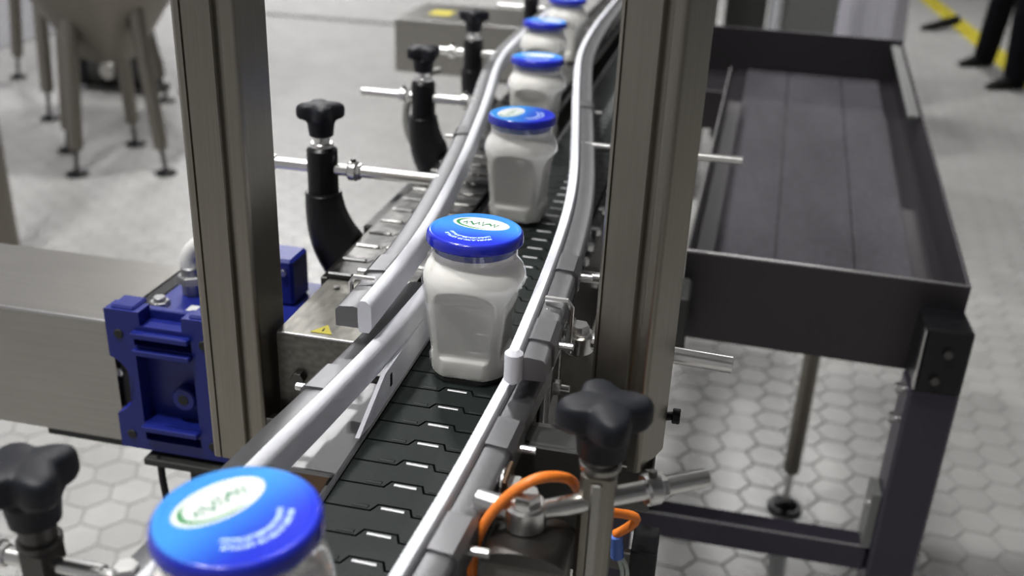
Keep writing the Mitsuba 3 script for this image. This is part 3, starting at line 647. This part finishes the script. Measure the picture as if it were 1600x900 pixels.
add(k, 'fan_cover', cyl((-3.72, 5.185, .13), (-3.60, 5.20, .13), .115, 28), 'm_black')
add(k, 'flange', cyl((-3.45, 5.13, .13), (-3.45, 5.09, .13), .05, 20), 'm_steel')
k = thing('white_pipe', 'white upright pipe behind the first tank beside the left post', 'pipe')
add(k, 'tube', cyl((-3.03, 5.25, .02), (-3.03, 5.25, 2.2), .035, 20), 'm_white')
add(k, 'foot', cyl((-3.03, 5.25, 0), (-3.03, 5.25, .03), .06, 20), 'm_black')
k = thing('cable_loop', 'grey cable hanging in a loop behind the second black bracket', 'cable')
add(k, 'sheath', tube([(-.372, 1.30, 1.1350), (-.395, 1.295, 1.125), (-.412, 1.29, 1.100), (-.417, 1.285, 1.070), (-.408, 1.28, 1.040), (-.385, 1.28, 1.015), (-.356, 1.28, 1.000), (-.341, 1.28, .990)], .0050, 14), 'm_hose')

# ================================================================== background right
k = thing('control_cabinet', 'dark blurred cabinet behind the tray at the top', 'cabinet')
add(k, 'body', cbox((-.02, 5.0, .10), (.175, 5.4, 1.5), .006), 'm_machine_dark')
add(k, 'plinth', cbox((0.0, 5.02, 0), (.155, 5.38, .10), .003), 'm_black')
k = thing('white_pipe', 'white upright pipe behind the tray beside the dark cabinet', 'pipe')
add(k, 'tube', cyl((.215, 5.05, .02), (.215, 5.05, 1.8), .026, 20), 'm_white'); add(k, 'foot', cyl((.215, 5.05, 0), (.215, 5.05, .03), .05, 20), 'm_black')
k = thing('steel_cabinet', 'plain grey cabinet behind the tray between white pipe and white coat', 'cabinet')
add(k, 'body', cbox((.265, 5.0, .12), (.50, 5.5, 1.5), .006), 'm_machine_grey'); add(k, 'plinth', cbox((.285, 5.02, 0), (.48, 5.48, .12), .003), 'm_black')
k = thing('framed_panel', 'grey steel framed panel glimpsed between right post and dark cabinet', 'panel')
add(k, 'upright', cbox((-.11, 4.3, 0), (-.05, 4.36, 1.7), .004), 'm_machine_grey'); add(k, 'panel', cbox((-.50, 4.36, .3), (-.05, 4.39, 1.6), .004), 'm_machine_dark')
add(k, 'upright', cbox((-.50, 4.3, 0), (-.44, 4.36, 1.7), .004), 'm_machine_grey')

# ================================================================== people
def body_mesh(J, bones, extra=(), it=6, edge=.022):
    parts = []
    def ball(p, r): return m3.Manifold.sphere(r, 20).translate(list(map(float, p)))
    for a, b, ra, rb in bones: parts.append(m3.Manifold.batch_hull([ball(J[a], ra), ball(J[b], rb)]))
    parts += list(extra); m = m3.Manifold.batch_boolean(parts, m3.OpType.Add).refine_to_length(edge).to_mesh()
    t = trimesh.Trimesh(m.vert_properties[:, :3], m.tri_verts); trimesh.smoothing.filter_taubin(t, iterations=it); return t
def person(label, x, y, face, lfoot, rfoot, top_m, leg_m, coat=None, h=1.72):
    """lfoot, rfoot: ankle positions on the floor; face: heading in radians"""
    k = thing('person', label, 'person'); F = np.array([math.cos(face), math.sin(face), 0]); S = np.array([-F[1], F[0], 0]); c = np.array([x, y, 0.0]); U = np.array([0, 0, 1.0])
    J = {'pel': c + U * .95, 'che': c + U * 1.25 + F * .01, 'nk0': c + U * 1.43, 'nk1': c + U * 1.50 + F * .015, 'hd': c + U * 1.61 + F * .03}
    for s, n, ft in ((1, 'l', lfoot), (-1, 'r', rfoot)):
        ft = np.array([*ft, .09]); hip = c + S * s * .09 + U * .93
        J['hip' + n], J['ank' + n] = hip, ft; J['kne' + n] = (hip + ft) / 2 + F * .05; J['sh' + n] = c + S * s * .185 + U * 1.40
        J['el' + n] = c + S * s * .235 + U * 1.12 - F * .03; J['wr' + n] = c + S * s * .235 + U * .88 + F * .06
    bust = [('nk0', 'nk1', .055, .052), ('nk1', 'hd', .052, .07)]
    skull = m3.Manifold.sphere(1, 32).scale([.075, .095, .115]).rotate([0, 0, math.degrees(face) - 90]).translate(list(map(float, J['hd'] + U * .02)))
    nose = m3.Manifold.sphere(.014, 12).translate(list(map(float, J['hd'] + F * .098 + U * 0.0))); chin = m3.Manifold.sphere(.035, 16).translate(list(map(float, J['hd'] + F * .055 - U * .075)))
    ears = [m3.Manifold.sphere(1, 12).scale([.012, .018, .028]).translate(list(map(float, J['hd'] + S * s * .075 + U * .01))) for s in (1, -1)]
    hands = []
    for s, n in ((1, 'l'), (-1, 'r')):
        w = J['wr' + n]; bust.append(('wr' + n, 'pa' + n, .026, .036)); J['pa' + n] = w - U * .075 + F * .012
        for q in range(4):
            o = J['pa' + n] + F * (.026 - .017 * q) - U * .012; L = (.034, .040, .038, .028)[q]
            J[f'f{n}{q}'], J[f'g{n}{q}'], J[f't{n}{q}'] = o, o - U * L, o - U * (L * 1.8) - S * s * .012
            bust += [(f'f{n}{q}', f'g{n}{q}', .0095, .0088), (f'g{n}{q}', f't{n}{q}', .0088, .0075)]
        J['th' + n], J['ti' + n] = w - U * .04 + F * .028, w - U * .088 + F * .050; bust.append(('th' + n, 'ti' + n, .012, .009))
        bust.append(('el' + n, 'wr' + n, .034, .026)); bust.append(('ank' + n, 'kne' + n, .034, .040)); bust.append(('kne' + n, 'hip' + n, .042, .070)); bust.append(('sh' + n, 'el' + n, .046, .036))
    bust += [('pel', 'che', .12, .125), ('che', 'nk0', .115, .06), ('shl', 'shr', .058, .058), ('hipl', 'hipr', .092, .092)]
    add(k, 'body', body_mesh(J, bust, [skull, nose, chin, *ears], it=4, edge=.016), 'm_skin', smooth=True)
    for s in (1, -1):
        e = J['hd'] + F * .088 + S * s * .032 + U * .025; add(k, 'eye', trimesh.creation.icosphere(2, .011).apply_translation(e), 'm_white')
    add(k, 'mouth', cbox(J['hd'] + F * .083 - U * .045 - .018 * abs(S) - .004, J['hd'] + F * .089 - U * .040 + .018 * abs(S) + .004, .003), 'm_rail_brown')
    cap = m3.Manifold.sphere(1, 32).scale([.082, .103, .12]).rotate([0, 0, math.degrees(face) - 90]).translate(list(map(float, J['hd'] + U * .03 - F * .012))).trim_by_plane([0, 0, 1], float(J['hd'][2] + .045))
    mm = cap.to_mesh(); add(k, 'hair', trimesh.Trimesh(mm.vert_properties[:, :3], mm.tri_verts), 'm_hair', smooth=True)
    tro = [('ank' + n, 'kne' + n, .082, .088) for n in 'lr'] + [('kne' + n, 'hip' + n, .088, .110) for n in 'lr'] + [('hipl', 'hipr', .112, .112)]
    add(k, 'trousers', body_mesh(J, tro, it=5), leg_m, smooth=True)
    topb = [('pel', 'che', .140, .142), ('che', 'nk0', .135, .075), ('shl', 'shr', .072, .072)] + [('sh' + n, 'el' + n, .060, .050) for n in 'lr'] + [('el' + n, 'wr' + n, .050, .040) for n in 'lr']
    add(k, 'top', body_mesh(J, topb, it=5), top_m, smooth=True)
    if coat:
        n = 64; t = np.arange(n) * 2 * math.pi / n; rows = []
        for z, rx, ry in ((coat, .27, .21), (.62, .255, .20), (.80, .235, .185), (.95, .215, .175), (1.10, .19, .165), (1.28, .19, .16)):
            fold = 1 + .055 * np.sin(5 * t + .6) * (1.3 - z) + .035 * np.sin(11 * t) * (1.3 - z)
            rows.append((fold / np.sqrt((np.cos(t) / rx) ** 2 + (np.sin(t) / ry) ** 2), z))
        add(k, 'coat', put(polar(rows, n), (x, y, 0), face + math.pi / 2), 'm_coat', smooth=40, label='long white work coat')
    for n in 'lr':
        a = J['ank' + n] * [1, 1, 0]
        sh = m3.Manifold.batch_hull([m3.Manifold.sphere(r, 16).scale([1, 1, hh]).translate(list(map(float, a + F * f + U * z))) for f, r, hh, z in ((-.055, .036, 1, .037), (.03, .045, .9, .041), (.15, .042, .7, .030), (.19, .030, .7, .022))] +
                                    [m3.Manifold.sphere(.05, 16).translate(list(map(float, a + U * .075 - F * .01)))]).trim_by_plane([0, 0, 1], .001).to_mesh()
        add(k, 'shoe', trimesh.Trimesh(sh.vert_properties[:, :3], sh.tri_verts), 'm_shoe', smooth=40)
    return k
person('person in loose black trousers and dark shoes walking at the top right edge', 2.00, 7.60, math.radians(205), (1.985, 7.44), (1.95, 8.25), 'm_trousers', 'm_trousers')
person('person in a long white coat standing behind the tray at the top', .80, 6.50, math.radians(-80), (.90, 6.48), (.70, 6.52), 'm_coat', 'm_coat', coat=.40)
k = thing('black_shoe', 'black blurred shoe on the grey floor beside the yellow line', 'shoe')
c = np.array([1.94, 9.95, 0.0]); F = np.array([-.95, -.3, 0])
sh = m3.Manifold.batch_hull([m3.Manifold.sphere(r, 16).scale([1, 1, hh]).translate(list(map(float, c + F * f + np.array([0, 0, z])))) for f, r, hh, z in ((-.11, .045, 1, .10), (-.02, .048, 1, .07), (.14, .045, .7, .032), (.19, .03, .7, .022))]).trim_by_plane([0, 0, 1], .001).to_mesh()
add(k, 'upper', trimesh.Trimesh(sh.vert_properties[:, :3], sh.tri_verts), 'm_shoe', smooth=40)
